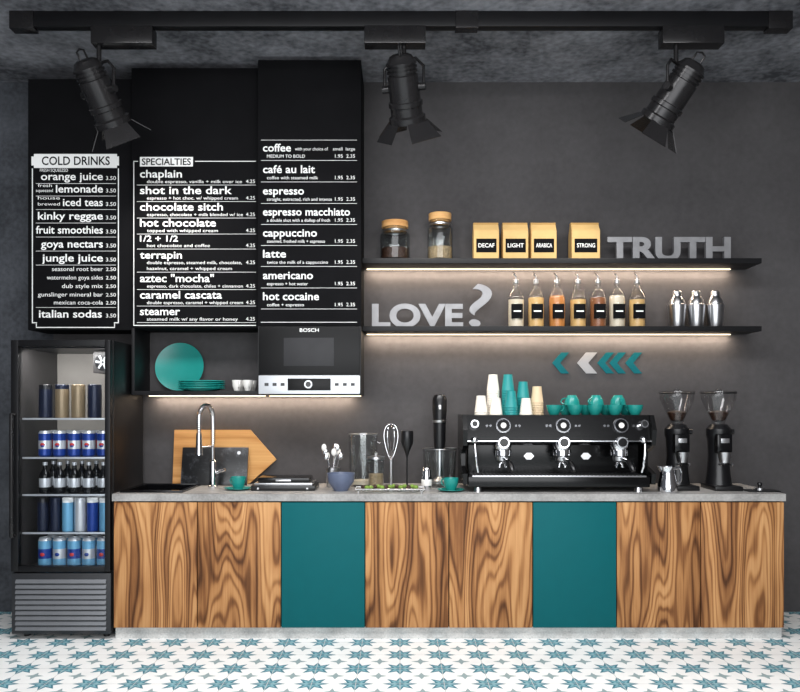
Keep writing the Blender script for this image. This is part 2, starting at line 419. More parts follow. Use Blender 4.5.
ch(B().box(fx0+t+0.008, fx1-t-0.008, ff+0.068, fb-0.06, 0.421, 0.436, 'innerd').obj('floor_tray'), fr)
# drinks rows
def can(b, x, y, h, r, body, band, mx=None):
    m = T(x, y, 0)
    b.lathe([(0, 0.006), (r*0.7, 0.0), (r*0.8, 0), (r, h*0.06), (r, h*0.30)], body, m, 20)
    b.lathe([(r, h*0.30), (r*1.003, h*0.31), (r*1.003, h*0.62), (r, h*0.63)], band, m, 20)
    b.lathe([(r, h*0.63), (r, h*0.9)], body, m, 20)
    b.lathe([(r, h*0.9), (r*0.8, h), (r*0.76, h), (r*0.74, h*0.98), (0, h*0.98)], 'silver', m, 20)
def tumbler(b, x, y, h, r, body, capm):
    m = T(x, y, 0)
    b.lathe([(0, 0), (r*0.95, 0), (r, 0.01), (r, h*0.86)], body, m, 20)
    b.lathe([(r, h*0.86), (r*0.98, h*0.88), (r*0.98, h*0.98), (r*0.9, h), (0, h)], capm, m, 20)
def bottle(b, x, y, h, r, body, capm, lab=None):
    m = T(x, y, 0)
    b.lathe([(0, 0), (r*0.9, 0), (r, 0.008), (r, h*0.55), (r*0.85, h*0.65), (r*0.4, h*0.78), (r*0.36, h*0.9)], body, m, 20)
    b.lathe([(r*0.42, h*0.9), (r*0.42, h), (0, h)], capm, m, 16)
    if lab: b.lathe([(r*1.01, h*0.2), (r*1.015, h*0.21), (r*1.015, h*0.48), (r*1.01, h*0.49)], lab, m, 20)
rx = [fx0+0.160+k*0.0945 for k in range(5)]
ys = (ff+0.13, ff+0.25, ff+0.37)
b = B()
for x, (c1, c2) in zip([fx0+0.165+k*0.105 for k in range(4)], [('navy', 'blackp'), ('gold', 'navy'), ('gold', 'gold'), ('navy', 'navy')]):
    for y in ys[:1]: tumbler(b, x, y, 0.215, 0.043, c1, c2)
b.obj('steel_tumblers', (0, 0, shelfz[0]))
b = B()
for x in rx:
    for y in ys[:2]: can(b, x, y, 0.165, 0.040, 'blue', 'silver' if y == ys[0] else 'red')
    b.sph((x, ys[0]-0.033, 0.077), 0.017, 'red', (1, 0.55, 1))
    b.sph((x, ys[0]-0.035, 0.070), 0.014, 'blue', (1, 0.55, 0.8))
b.obj('cola_cans', (0, 0, shelfz[1]))
b = B()
for x in rx:
    for y in ys[:2]: bottle(b, x, y, 0.20, 0.036, 'blackg', 'silver', 'silver')
b.obj('juice_bottles', (0, 0, shelfz[2]))
b = B()
for k, x in enumerate([fx0+0.148+k*0.08 for k in range(6)]):
    for y in ys[:2]: tumbler(b, x, y, 0.215, 0.036, ['navy', 'navy', 'lblue', 'silver', 'blue', 'lblue'][k], ['blackp', 'navy', 'white', 'silver', 'white', 'white'][k])
b.obj('water_bottles', (0, 0, shelfz[3]))
b = B()
for k, x in enumerate(rx):
    for y in ys[:2]: can(b, x, y, 0.19, 0.042, 'lblue', 'silver' if k % 2 else 'blue')
    b.sph((x, ys[0]-0.035, 0.085), 0.017, 'red' if k % 2 == 0 else 'blue', (1, 0.55, 1))
b.obj('energy_drink_cans', (0, 0, shelfz[4]))

# ------------------------------------------------------------------ menu cabinets
mc = empty('menu_wall_cabinet', (-2.0, -0.15, 2.0))
ya, yb, yt = -0.30, -0.33, -0.42
ax0, ax1 = ex(28, ya), ex(131, ya)
bx0, bx1 = ex(131.5, yb), ex(258, yb)
tx0, tx1 = ex(258, yt), ex(361, yt)
bx1 = tx0-0.001
ch(B().box(ax0, bx0-0.001, ya, BK, ez(330, ya), ez(79, ya), 'board_b', 0.002).obj('cabinet_cold_drinks'), mc)
ch(B().box(bx0, bx1-0.001, yb, BK, ez(328, yb), ez(68, yb), 'board_b', 0.002).obj('cabinet_specialties'), mc)
nz0, nz1 = ez(395, yb), ez(328, yb)
b = B()
b.box(bx0, bx1-0.001, yb, BK, nz0, nz0+0.028, 'black', 0.001); b.box(bx0, bx0+0.02, yb, BK, nz0+0.028, nz1-0.001, 'black', 0.001)
b.box(bx0+0.02, bx1-0.001, -0.012, BK, nz0+0.028, nz1-0.001, 'wall')
ch(b.obj('open_niche'), mc)
tz0 = ez(395, yt); mwz1 = ez(326, yt)
tw = empty('tall_wall_cabinet', ((tx0+tx1)/2, -0.2, mwz1))
ch(B().box(tx0, tx1, yt, BK, mwz1, ez(60, yt), 'board_b', 0.002).obj('tower_cabinet'), tw)

# menus text
def menu(name, y, items, par):
    b = B()
    yy = y-0.0015
    for it in items:
        k = it[0]
        if k == 't':
            _, s, a, c, base, sz = it[:6]
            m = it[6] if len(it) > 6 else 'white'
            b.text(s, ex(a, y), ex(c, y), ez(base, y), el(sz, y), m, yy-(0.002 if m != 'white' else 0), off=0.014 if sz > 7 else 0.0)
        elif k == 'r':
            _, a, c, p, w = it
            b.box(ex(a, y), ex(c, y), yy, y+0.0, ez(p, y)-el(w, y), ez(p, y), 'white')
        elif k == 'v':
            _, x, p0, p1, w = it
            b.box(ex(x, y), ex(x, y)+el(w, y), yy, y+0.0, ez(p1, y), ez(p0, y), 'white')
        elif k == 'p':
            b.prism([(ex(px, y), ez(py, y)) for px, py in it[1]], yy, y, 'white')
    return ch(b.obj(name), par)
L = []
L.append(('p', [(34, 154), (117, 154), (117, 156.5), (119, 156.5), (119, 165.5), (117, 165.5), (117, 168), (34, 168), (34, 165.5), (31.5, 165.5), (31.5, 156.5), (34, 156.5)]))
L.append(('t', 'COLD DRINKS', 42, 110, 165.0, 12.0, 'board_b'))
L += [('v', 32, 168.5, 322, 0.9), ('v', 118, 168.5, 322, 0.9), ('r', 36, 115, 327, 0.9), ('r', 32, 37, 322.3, 0.9), ('r', 114, 118.9, 322.3, 0.9), ('v', 36, 323.5, 326.7, 0.8), ('v', 114.2, 323.5, 326.7, 0.8)]
for s, a, c, y in [('orange juice', 41, 103, 180), ('lemonade', 56, 103, 192.5), ('iced teas', 63, 103, 206), ('kinky reggae', 38, 103, 219.5), ('fruit smoothies', 36, 103, 233.5), ('goya nectars', 41, 103, 247.5), ('jungle juice', 42, 103, 261.5), ('italian sodas', 39, 102, 317.5)]:
    L.append(('t', s, a, c, y, 10.8)); L.append(('t', '3.50', 106, 116, y, 5.5))
    if y < 262: L.append(('r', 36, 116, y+3.4, 0.35))
for s, a, c, y in [('FRESH SQUEEZED', 40, 68, 171.8), ('fresh', 38, 52, 187), ('squeezed', 36, 53, 192), ('house', 38, 60, 199.5), ('brewed', 38, 60, 205.5)]: L.append(('t', s, a, c, y, 4.5))
for s, a, c, y in [('seasonal root beer', 52, 103, 271), ('watermelon goya sides', 47, 103, 279.5), ('dub style mix', 62, 103, 288), ('gunslinger mineral bar', 38, 103, 296.5), ('mexican coca-cola', 54, 103, 304.5)]:
    L.append(('t', s, a, c, y, 6)); L.append(('t', '2.50', 106, 116, y, 5))
L.append(('r', 36, 116, 307.3, 0.35))
menu('menu_cold_drinks', ya, L, mc)
L = []
L.append(('r', 140, 193, 157, 9.5)); L.append(('t', 'SPECIALTIES', 142, 191, 165, 9.3, 'board_b'))
L += [('v', 133.5, 161, 324.8, 0.7), ('r', 134.3, 138, 161, 0.7), ('r', 195, 256, 161, 0.7), ('r', 133.5, 256, 325, 0.8)]
for s, c, y, sub, sc, sz in [('chaplain', 182, 177.5, 'double espresso, vanilla + milk over ice', 242, 11), ('shot in the dark', 232, 194, 'espresso + hot choc. w/ whipped cream', 238, 11), ('chocolate sitch', 223, 210.5, 'espresso, chocolate + milk blended w/ ice', 243, 11), ('hot chocolate', 216, 226.5, 'topped with whipped cream', 218, 11), ('1/2 + 1/2', 178, 241.5, 'hot chocolate and coffee', 210, 8.5), ('terrapin', 182, 258.5, 'double espresso, steamed milk, chocolate,', 242, 10.5), ('aztec "mocha"', 214, 282, 'espresso, dark chocolate, chiles + cinnamon', 243, 11), ('caramel cascata', 222, 298.5, 'double espresso, caramel + whipped cream', 243, 11), ('steamer', 180, 315, 'steamed milk w/ any flavor or honey', 238, 11)]:
    L.append(('t', s, 140, c, y, sz)); L.append(('t', sub, 147, sc, y+5.6, 4.5)); L.append(('t', '4.25', 246, 255, y+5.6, 5))
    if s != 'terrapin': L.append(('r', 137, 256, y+7.4, 0.35))
L.append(('t', 'hazelnut, caramel + whipped cream', 147, 232, 270.0, 4.5)); L.append(('r', 137, 256, 272.0, 0.35))
menu('menu_specialties', yb, L, mc)
L = []
for s, c, y, sub, sc in [('coffee', 291, 151.5, 'MEDIUM TO BOLD', 305), ('caf\u00e9 au lait', 315, 173, 'coffee with steamed milk', 318), ('espresso', 304, 194.5, 'straight, extracted, rich and intense', 332), ('espresso macchiato', 350, 215.5, 'a double shot with a dollop of froth', 330), ('cappuccino', 317, 236.5, 'steamed, frothed milk + espresso', 325), ('latte', 286, 257.5, 'twice the milk of a cappuccino', 328), ('americano', 313, 279, 'espresso + hot water', 308), ('hot cocaine', 319, 300, 'coffee + espresso', 304)]:
    L.append(('t', s, 263, c, y, 11)); L.append(('t', sub, 267, sc, y+6.3, 4.6)); L.append(('t', '1.95  2.35', 335, 355, y+6.3, 5)); L.append(('r', 261, 357, y+8.8, 0.35))
L.append(('t', 'with your choice of', 295, 328, 150.5, 4.6)); L.append(('t', 'small  large', 333, 355, 150.5, 4.6))
L.append(('r', 261, 357, 140, 0.35)); L.append(('r', 261, 357, 322, 0.5))
menu('menu_coffee', yt, L, tw)

# microwave with its built-in surround
b = B()
b.box(tx0, tx1, yt+0.02, BK, tz0, tz0+0.02, 'black'); b.box(tx0, tx0+0.015, yt+0.001, BK, tz0+0.02, mwz1-0.001, 'black'); b.box(tx1-0.015, tx1, yt+0.001, BK, tz0+0.02, mwz1-0.001, 'black')
mx0, mx1 = tx0+0.018, tx1-0.018
b.box(mx0, mx1, yt+0.02, -0.03, tz0+0.022, mwz1-0.004, 'blackp')
b.box(mx0-0.010, mx1+0.010, yt-0.012, yt+0.019, ez(374.5, yt), mwz1-0.004, 'blacks', 0.003)
b.box(ex(284, yt), ex(334, yt), yt-0.0135, yt-0.011, ez(366, yt), ez(338, yt), 'window', 0.0005)
b.box(mx0-0.012, mx1+0.012, yt-0.016, yt+0.019, ez(394, yt), ez(375.5, yt), 'silver', 0.003)
b.box(ex(288, yt), ex(331, yt), yt-0.0185, yt-0.015, ez(390.5, yt), ez(378.5, yt), 'blacks', 0.001)
b.cyl((ex(309, yt), yt-0.016, ez(384.5, yt)), (ex(309, yt), yt-0.045, ez(384.5, yt)), 0.028, 'silver', 0.026)
b.cyl((ex(309, yt), yt-0.045, ez(384.5, yt)), (ex(309, yt), yt-0.047, ez(384.5, yt)), 0.018, 'blackp')
for k in (265, 273, 281, 335, 343, 351): b.box(ex(k, yt), ex(k+4, yt), yt-0.018, yt-0.015, ez(386, yt), ez(383, yt), 'blackp')
b.text('BOSCH', ex(300, yt), ex(319, yt), ez(332, yt), el(5, yt), 'white', yt-0.0135)
b.box(tx0+0.01, tx1-0.02, -0.035, -0.015, tz0-0.005, tz0+0.001, 'led')
b.obj('built_in_microwave')

# niche plates and cups
pb = nz0+0.028
b = B()
m = T(ex(180, -0.05), -0.05, pb+0.174) @ R(radians(82), 'X')
b.lathe([(0, -0.004), (0.09, -0.004), (0.17, 0.012), (0.172, 0.016), (0.10, 0.004), (0, 0.004)], 'tealc', m, 48)
b.obj('teal_platter')
b = B()
for k in range(5): b.lathe([(0, k*0.012), (0.09, k*0.012), (0.16, k*0.012+0.018), (0.158, k*0.012+0.022), (0.09, k*0.012+0.006), (0, k*0.012+0.006)], 'tealc', None, 40)
b.obj('plate_stack', (ex(204, -0.19), -0.245, pb))
def cup_mesh(mat, h=0.06, r=0.04, saucer=True, handle=True):
    b = B()
    if saucer: b.lathe([(0, 0), (r*0.9, 0), (r*1.75, 0.012), (r*1.75, 0.015), (r*0.9, 0.006), (0, 0.006)], mat, None, 32)
    zz = 0.006 if saucer else 0
    b.lathe([(0, zz), (r*0.55, zz), (r*0.6, zz+0.004), (r*0.9, zz+h*0.5), (r, zz+h), (r*0.93, zz+h), (r*0.82, zz+h*0.5), (r*0.5, zz+0.01), (0, zz+0.008)], mat, None, 28)
    if handle:
        b.tube([(r*0.88, 0, zz+h*0.85), (r*1.25, 0, zz+h*0.88), (r*1.45, 0, zz+h*0.65), (r*1.25, 0, zz+h*0.4), (r*0.8, 0, zz+h*0.3)], 0.0045, mat, 8)
    return b
o = cup_mesh('whitec', 0.075, 0.034, False).obj('espresso_cup', (ex(237, -0.24), -0.24, pb), rot=(0, 0, -1))
wm = o.data
for q, y in ((248, -0.25), (242, -0.14), (252, -0.14)): inst('espresso_cup', wm, (ex(q, y), y, pb), (0, 0, -1.2))

# ------------------------------------------------------------------ shelves
shx0, shx1 = tx1+0.002, 2.47
for zt in (2.483, 2.019):
    sh = B()
    sh.box(shx0, shx1, -0.25, BK, zt-0.035, zt, 'black', 0.002)
    sh.box(shx0+0.02, shx1-0.12, -0.035, -0.015, zt-0.039, zt-0.034, 'led')
    sh.obj('wall_shelf')
ch(B().box(bx0+0.02, tx0-0.02, -0.035, -0.015, nz0-0.005, nz0+0.001, 'led').obj('led_niche'), mc)
def area(name, loc, sx, sy, power, col, rot=(0, 0, 0)):
    l = bpy.data.lights.new(name, 'AREA'); l.shape = 'RECTANGLE'; l.size = sx; l.size_y = sy; l.energy = power; l.color = col
    o = bpy.data.objects.new(name, l); COL.objects.link(o); o.location = loc; o.rotation_euler = rot; return o
warm = (1.0, 0.80, 0.62)
for zt in (2.483, 2.019):
    area('led_light', ((shx0+shx1)/2-0.05, -0.045, zt-0.045), shx1-shx0-0.15, 0.02, 12.0, warm, (radians(12), 0, 0))
area('led_light', ((bx0+tx1)/2, -0.045, nz0-0.012), 1.4, 0.02, 6.5, warm, (radians(12), 0, 0))

U, Lw, sy = 2.483, 2.019, -0.13
for nm, s, a, c, z, h in (('truth_sign_letters', 'TRUTH', 607, 730, U, 0.168), ('love_sign_letters', 'LOVE', 372, 463, Lw, 0.168)):
    B().text(s, 0, ex(c, sy)-ex(a, sy), 0, 1, 'letter', 0, 0.03, fit_h=h, off=0.038).obj(nm, (ex(a, sy), sy, z))
B().text('?', -0.07, 0.07, 0, 1, 'letter', 0, 0.03, fit_h=0.30, off=0.0, mx=R(radians(8), 'Y')).obj('question_mark_sign', (ex(477, sy), sy, Lw+0.004))
# storage jars
def jar(name, px, w, h, lidh, fill, fh2):
    b = B(); r = w/2
    b.lathe([(0, 0), (r*0.95, 0), (r, 0.01), (r, h*0.80), (r*0.8, h*0.88), (r*0.8, h), (r*0.76, h), (r*0.76, h*0.88), (r*0.95, h*0.79), (r*0.95, 0.012), (0, 0.008)], 'glass')
    b.lathe([(0, 0.01), (r*0.93, 0.012), (r*0.93, fh2*0.95), (r*0.5, fh2), (0, fh2*1.03)], fill)
    b.lathe([(0, h-0.01), (r*0.75, h-0.01), (r*0.75, h+0.002), (r*0.88, h+0.003), (r*0.88, h+lidh), (0, h+lidh)], 'lidwood')
    b.lathe([(r*0.83, h*0.88), (r*0.85, h*0.9), (r*0.83, h*0.93)], 'steel')
    b.obj(name, (ex(px, sy), sy, U))
jar('coffee_jar', 395, 0.21, 0.23, 0.045, 'bean', 0.09)
jar('coffee_jar', 440, 0.18, 0.28, 0.05, 'oats', 0.10)
# kraft bags
for k, (a, c, nm) in enumerate([(473, 498, 'DECAF'), (502, 527, 'LIGHT'), (530, 555, 'ARABICA'), (570, 598, 'STRONG')]):
    w = ex(c, sy)-ex(a, sy); h = 0.262
    b = B()
    b.xprism([(-0.055, 0), (0.055, 0), (0.055, h*0.72), (0.012, h*0.93), (0.012, h), (-0.012, h), (-0.055, h*0.78)], -w/2, w/2, 'kraft', 0.003)
    b.box(-w*0.5, w*0.5, -0.02, 0.018, h-0.012, h+0.004, 'kraftd', 0.002)
    b.box(-w*0.40, w*0.40, -0.0575, -0.054, h*0.20, h*0.56, 'board_b', 0.0006)
    b.text(nm, -w*0.32, w*0.32, h*0.33, 0.040, 'white', -0.0585)
    b.obj('coffee_bag', ((ex(a, sy)+ex(c, sy))/2, sy, U))
# syrup bottles
cols = ['clearl', 'honey', 'amber', 'honey', 'brown', 'clearl', 'honey']
for k, px in enumerate([516, 536, 557, 578, 598, 617, 637]):
    b = B(); r = 0.057; hb = 0.27
    b.lathe([(0, 0), (r*0.92, 0), (r, 0.008), (r, hb*0.76), (r*0.9, hb*0.86), (r*0.38, hb), (r*0.32, hb+0.035), (r*0.36, hb+0.04), (r*0.36, hb+0.05)], 'glass')
    fl = hb*(0.72+0.05*(k % 3))
    b.lathe([(0, 0.006), (r*0.94, 0.008), (r*0.94, min(fl, hb*0.75)), (r*0.86, fl), (0, fl)], cols[k])
    b.box(-r*0.68, r*0.68, -r*1.08, -r*0.7, 0.06, 0.16, 'board_b', 0.001)
    b.box(-r*0.45, r*0.45, -r*1.1, -r*1.05, 0.105, 0.114, 'white')
    b.lathe([(0, hb+0.04), (0.02, hb+0.04), (0.02, hb+0.065), (0.008, hb+0.07), (0, hb+0.07)], 'steel', None, 14)
    b.tube([(0, 0, hb+0.065), (0, 0, hb+0.085), (-0.01, -0.006, hb+0.10), (-0.02, -0.01, hb+0.106)], 0.0055, 'steel', 8)
    b.obj('syrup_bottle', (ex(px, sy), sy, Lw))
# shakers
for px in (677, 696, 715):
    b = B()
    b.lathe([(0, 0), (0.046, 0), (0.05, 0.01), (0.062, 0.15), (0.062, 0.16), (0.055, 0.165), (0.05, 0.19), (0.034, 0.215), (0.031, 0.22), (0.031, 0.25), (0.025, 0.258), (0, 0.26)], 'steel')
    b.obj('cocktail_shaker', (ex(px, sy), sy, Lw))
# arrows
b = B()
def chev(px, mat, w=8):
    y = -0.001; c0 = ez(352.5, y); c1 = ez(373.5, y); cm = (c0+c1)/2
    x0 = ex(px, y); dx = el(9, y); ww = el(w, y)
    b.prism([(x0, cm), (x0+dx, c0), (x0+dx+ww, c0), (x0+ww, cm), (x0+dx+ww, c1), (x0+dx, c1)], -0.007, -0.001, mat)
chev(552, 'darkteal'); chev(577, 'greyd', 11); chev(597, 'darkteal'); chev(609, 'darkteal'); chev(625, 'darkteal')
b.obj('arrow_wall_sign')

# ------------------------------------------------------------------ counter objects
y = -0.05
b = B()
w = el(103, y); h = el(54, y)
b.prism([(-w/2, 0), (w*0.24, 0), (w/2, h*0.45), (w*0.24, h), (-w/2, h)], -0.012, 0.012, 'board', R(radians(-7), 'X'), 0.002)
b.obj('arrow_cutting_board', (ex(225, y), -0.065, CT+0.002))
b = B(); w = el(66, -0.12); h = el(38, -0.12)
b.box(-w/2, w/2, -0.008, 0.008, 0, h, 'marble', 0.003, R(radians(-12), 'X'))
b.cyl((w*0.36, -0.0095, h*0.85), (w*0.36, -0.0075, h*0.85), 0.012, 'steel', mx=R(radians(-12), 'X'))
b.obj('marble_serving_board', (ex(214, -0.15), -0.155, CT+0.002))
ob = cup_mesh('tealc', 0.08, 0.05).obj('tea_cup', (ex(239, -0.4), -0.42, CT), rot=(0, 0, 2.6))
inst('tea_cup', ob.data, (ex(451, -0.5), -0.50, CT), (0, 0, 2.6))
# contact grill
b = B()
b.box(-0.21, 0.21, -0.13, 0.13, 0, 0.035, 'blackp', 0.008); b.box(-0.19, 0.19, -0.11, 0.11, 0.035, 0.05, 'steel', 0.004); b.box(-0.17, 0.17, -0.10, 0.10, 0.05, 0.085, 'blackg', 0.01)
b.box(-0.05, 0.05, -0.115, -0.10, 0.06, 0.072, 'steel', 0.002)
for k in (-0.16, 0.16): b.box(k-0.006, k+0.006, -0.14, -0.125, 0.012, 0.022, 'steel')
b.obj('contact_grill', (ex(286, -0.35), -0.36, CT))
# bowl
b = B()
b.lathe([(0, 0), (0.045, 0), (0.05, 0.01), (0.085, 0.06), (0.092, 0.115), (0.086, 0.115), (0.078, 0.06), (0.04, 0.015), (0, 0.015)], 'bowl')
b.obj('ceramic_bowl', (ex(341, -0.46), -0.47, CT))
b = B()
b.lathe([(0, 0), (0.042, 0), (0.045, 0.005), (0.045, 0.13), (0.041, 0.13), (0.041, 0.01), (0, 0.01)], 'steel')
for k in range(9):
    a = k*0.7; d = Vector((cos(a)*0.045+random.uniform(-.01, .01), sin(a)*0.04, 0))
    p0 = Vector((-d.x*0.3, -d.y*0.3, 0.02)); p1 = Vector((d.x*1.3, d.y*1.2, 0.21+0.03*(k % 3)))
    b.cyl(p0, p1, 0.003, 'chrome', seg=8)
    b.sph(p1, 0.019, 'whitec' if k % 2 else 'chrome', (0.9, 0.4, 1.3))
b.obj('spoon_caddy', (ex(333, -0.22), -0.24, CT))
# glass pitcher
b = B()
b.lathe([(0, 0), (0.09, 0), (0.094, 0.01), (0.10, 0.36), (0.096, 0.36), (0.088, 0.015), (0, 0.012)], 'glass')
b.tube([(0.098, 0, 0.30), (0.135, 0, 0.30), (0.145, 0, 0.24), (0.13, 0, 0.14), (0.094, 0, 0.12)], 0.007, 'glass', 8)
b.tube([(0.098*cos(2*pi*k/28), 0.098*sin(2*pi*k/28), 0.36) for k in range(28)], 0.003, 'steel', 6, closed=True)
b.lathe([(0, 0.016), (0.085, 0.016), (0.086, 0.04), (0, 0.04)], 'clearl')
b.obj('glass_pitcher', (ex(363, -0.2), -0.18, CT))
# whisk
b = B()
b.lathe([(0, 0), (0.05, 0), (0.05, 0.006), (0.008, 0.012), (0, 0.012)], 'steel')
b.cyl((0, 0, 0.01), (0, 0, 0.18), 0.010, 'steel', 0.012)
for k in range(6):
    a = pi*k/6; pts = []
    for j in range(21):
        q = j/20*2*pi
        x = 0.066*sin(q)*(0.35+0.65*sin(q/2)**2); z = 0.18+0.25*(1-cos(q))/2
        pts.append((x*cos(a), x*sin(a), z))
    b.tube(pts, 0.0022, 'chrome', 6)
b.obj('balloon_whisk', (ex(391, -0.16), -0.16, CT))
# tall glass
b = B()
b.lathe([(0, 0), (0.05, 0), (0.052, 0.005), (0.056, 0.20), (0.053, 0.20), (0.048, 0.012), (0, 0.01)], 'glass')
b.lathe([(0, 0.012), (0.046, 0.012), (0.049, 0.10), (0, 0.10)], 'oats')
b.lathe([(0.0, 0.2), (0.058, 0.2), (0.058, 0.215), (0.01, 0.225), (0.012, 0.24), (0, 0.245)], 'steel')
b.obj('tall_glass_jar', (ex(376, -0.36), -0.36, CT))
# frother stand
b = B()
b.lathe([(0, 0), (0.045, 0), (0.045, 0.006), (0.006, 0.016), (0.005, 0.20), (0.016, 0.24), (0.042, 0.30), (0.044, 0.37), (0.04, 0.385), (0, 0.385)], 'blackp')
b.obj('frother_stand', (ex(407, -0.22), -0.25, CT))
# tray
b = B()
b.box(-0.22, 0.22, -0.075, 0.075, 0.012, 0.02, 'glass', 0.003)
for k in (-0.2, 0.2):
    for j in (-0.06, 0.06): b.cyl((k, j, 0), (k, j, 0.013), 0.008, 'steel')
b.tube([(-0.22, -0.075, 0.026), (0.22, -0.075, 0.026), (0.22, 0.075, 0.026), (-0.22, 0.075, 0.026)], 0.004, 'steel', 8, closed=True)
for k in range(15): b.sph((-0.17+k*0.024, random.uniform(-0.04, 0.04), 0.034), 0.017, 'green' if k % 3 else 'bean', (1, 1, 0.8))
b.obj('garnish_tray', (ex(390, -0.55), -0.56, CT))
# sugar shaker
b = B()
b.lathe([(0, 0), (0.032, 0), (0.034, 0.005), (0.034, 0.09), (0.030, 0.10), (0.030, 0.13), (0.022, 0.145), (0, 0.15)], 'chrome')
b.lathe([(0.0345, 0.03), (0.035, 0.031), (0.035, 0.07), (0.0345, 0.071)], 'whitec')
b.obj('sugar_shaker', (ex(427, -0.5), -0.43, CT))
# immersion blender in beaker
b = B()
b.lathe([(0, 0), (0.10, 0), (0.105, 0.008), (0.118, 0.26), (0.114, 0.26), (0.099, 0.014), (0, 0.012)], 'glass')
b.tube([(0.117*cos(2*pi*k/28), 0.117*sin(2*pi*k/28), 0.26) for k in range(28)], 0.003, 'steel', 6, closed=True)
b.lathe([(0, 0.02), (0.05, 0.02), (0.055, 0.04), (0.02, 0.07), (0.02, 0.25)], 'steel')
b.lathe([(0.02, 0.25), (0.036, 0.255), (0.04, 0.28), (0.044, 0.45), (0.05, 0.52), (0.05, 0.60), (0.036, 0.63), (0, 0.635)], 'blackp')
b.lathe([(0.0455, 0.44), (0.0462, 0.441), (0.048, 0.455), (0.047, 0.456)], 'steel')
b.box(-0.008, 0.008, -0.054, -0.044, 0.53, 0.56, 'steel', 0.002)
b.obj('immersion_blender', (ex(440, -0.25), -0.2, CT))

# ------------------------------------------------------------------ espresso machine
ey = -0.36
EW = 1.235
b = B()
hw = EW/2
for k in (-hw+0.1, hw-0.1):
    for j in (-0.17, 0.17): b.lathe([(0, 0), (0.028, 0), (0.022, 0.035), (0, 0.035)], 'steel', T(k, j, 0), 18)
b.box(-hw+0.035, hw-0.035, -0.21, 0.23, 0.032, 0.10, 'machine', 0.006)
b.box(-hw+0.06, hw-0.06, -0.215, -0.02, 0.098, 0.108, 'steel', 0.002)
for k in range(44):
    xx = -hw+0.08+k*(EW-0.16)/43
    b.box(xx-0.004, xx+0.004, -0.205, -0.03, 0.107, 0.112, 'blackp')
b.box(-hw+0.05, hw-0.05, -0.02, 0.22, 0.10, 0.42, 'machine', 0.004)
b.xprism([(-0.20, 0.33), (-0.165, 0.495), (0.22, 0.495), (0.22, 0.30), (-0.02, 0.30), (-0.15, 0.30)], -hw+0.03, hw-0.03, 'machine')
for sgn in (-1, 1):
    xa, xb = sorted((sgn*hw, sgn*(hw-0.028)))
    b.xprism([(-0.21, 0.05), (0.23, 0.05), (0.23, 0.495), (-0.18, 0.495), (-0.235, 0.40), (-0.215, 0.30), (-0.06, 0.24), (-0.06, 0.16), (-0.22, 0.12)], xa, xb, 'machine')
b.box(-hw+0.03, hw-0.03, -0.203, -0.197, 0.325, 0.331, 'chrome')
slope = Vector((0, -0.978, 0.207))
gxs = [ex(q, -0.56)-ex(558.5, -0.56) for q in (503, 563, 621)]
for gx in gxs:
    c = Vector((gx, -0.181, 0.425))
    b.cyl(c-slope*0.005, c+slope*0.014, 0.052, 'chrome', 0.048, seg=32)
    b.cyl(c+slope*0.014, c+slope*0.018, 0.040, 'blackg', seg=32)
    b.cyl(c+slope*0.018, c+slope*0.022, 0.018, 'whitec', seg=20)
    for k in (-0.105, -0.082, 0.082, 0.105):
        c2 = c+Vector((k, 0, 0)); b.cyl(c2, c2+slope*0.008, 0.008, 'chrome', seg=16)
    b.lathe([(0, 0.345), (0.056, 0.345), (0.058, 0.30), (0.05, 0.275), (0.058, 0.27), (0.058, 0.235), (0.05, 0.228), (0, 0.228)], 'chrome', T(gx, -0.155, 0), 32)
    b.cyl((gx, -0.155, 0.32), (gx, -0.225, 0.32), 0.040, 'chrome', 0.036, seg=28)
    b.cyl((gx, -0.225, 0.32), (gx, -0.228, 0.32), 0.028, 'blackg', seg=28)
    b.lathe([(0, 0.19), (0.028, 0.19), (0.042, 0.202), (0.044, 0.232), (0, 0.232)], 'steel', T(gx, -0.155, 0), 28)
    b.tube([(gx, -0.19, 0.215), (gx+0.01, -0.23, 0.212), (gx+0.02, -0.26, 0.205)], 0.010, 'chrome', 12)
    b.tube([(gx+0.02, -0.26, 0.205), (gx+0.028, -0.28, 0.192), (gx+0.036, -0.31, 0.165), (gx+0.04, -0.325, 0.145)], [0.013, 0.017, 0.019, 0.013], 'blackp', 14)
    for k in (-1, 1): b.tube([(gx, -0.155, 0.193), (gx+k*0.016, -0.155, 0.180), (gx+k*0.021, -0.155, 0.155)], 0.008, 'chrome', 10)
for k in (-hw+0.075, hw-0.075):
    sg = 1 if k < 0 else -1
    b.sph((k, -0.20, 0.335), 0.024, 'chrome')
    b.tube([(k, -0.20, 0.335), (k, -0.235, 0.31), (k+sg*0.005, -0.245, 0.24), (k+sg*0.012, -0.24, 0.17), (k+sg*0.02, -0.225, 0.13)], 0.0075, 'chrome', 10)
    b.cyl((k, -0.17, 0.43), (k, -0.225, 0.44), 0.03, 'chrome', 0.026, seg=24)
    b.cyl((k, -0.225, 0.44), (k, -0.228, 0.4405), 0.018, 'blackp', seg=24)
for gx in [(gxs[0]+gxs[1])/2, (gxs[1]+gxs[2])/2]:
    b.prism([(gx-0.035, 0.22), (gx-0.015, 0.242), (gx+0.015, 0.242), (gx+0.035, 0.22), (gx+0.015, 0.198), (gx-0.015, 0.198)], -0.026, -0.019, 'steel')
mo = b.obj('espresso_machine', (ex(559, -0.56), ey, CT))
MT = CT+0.4955
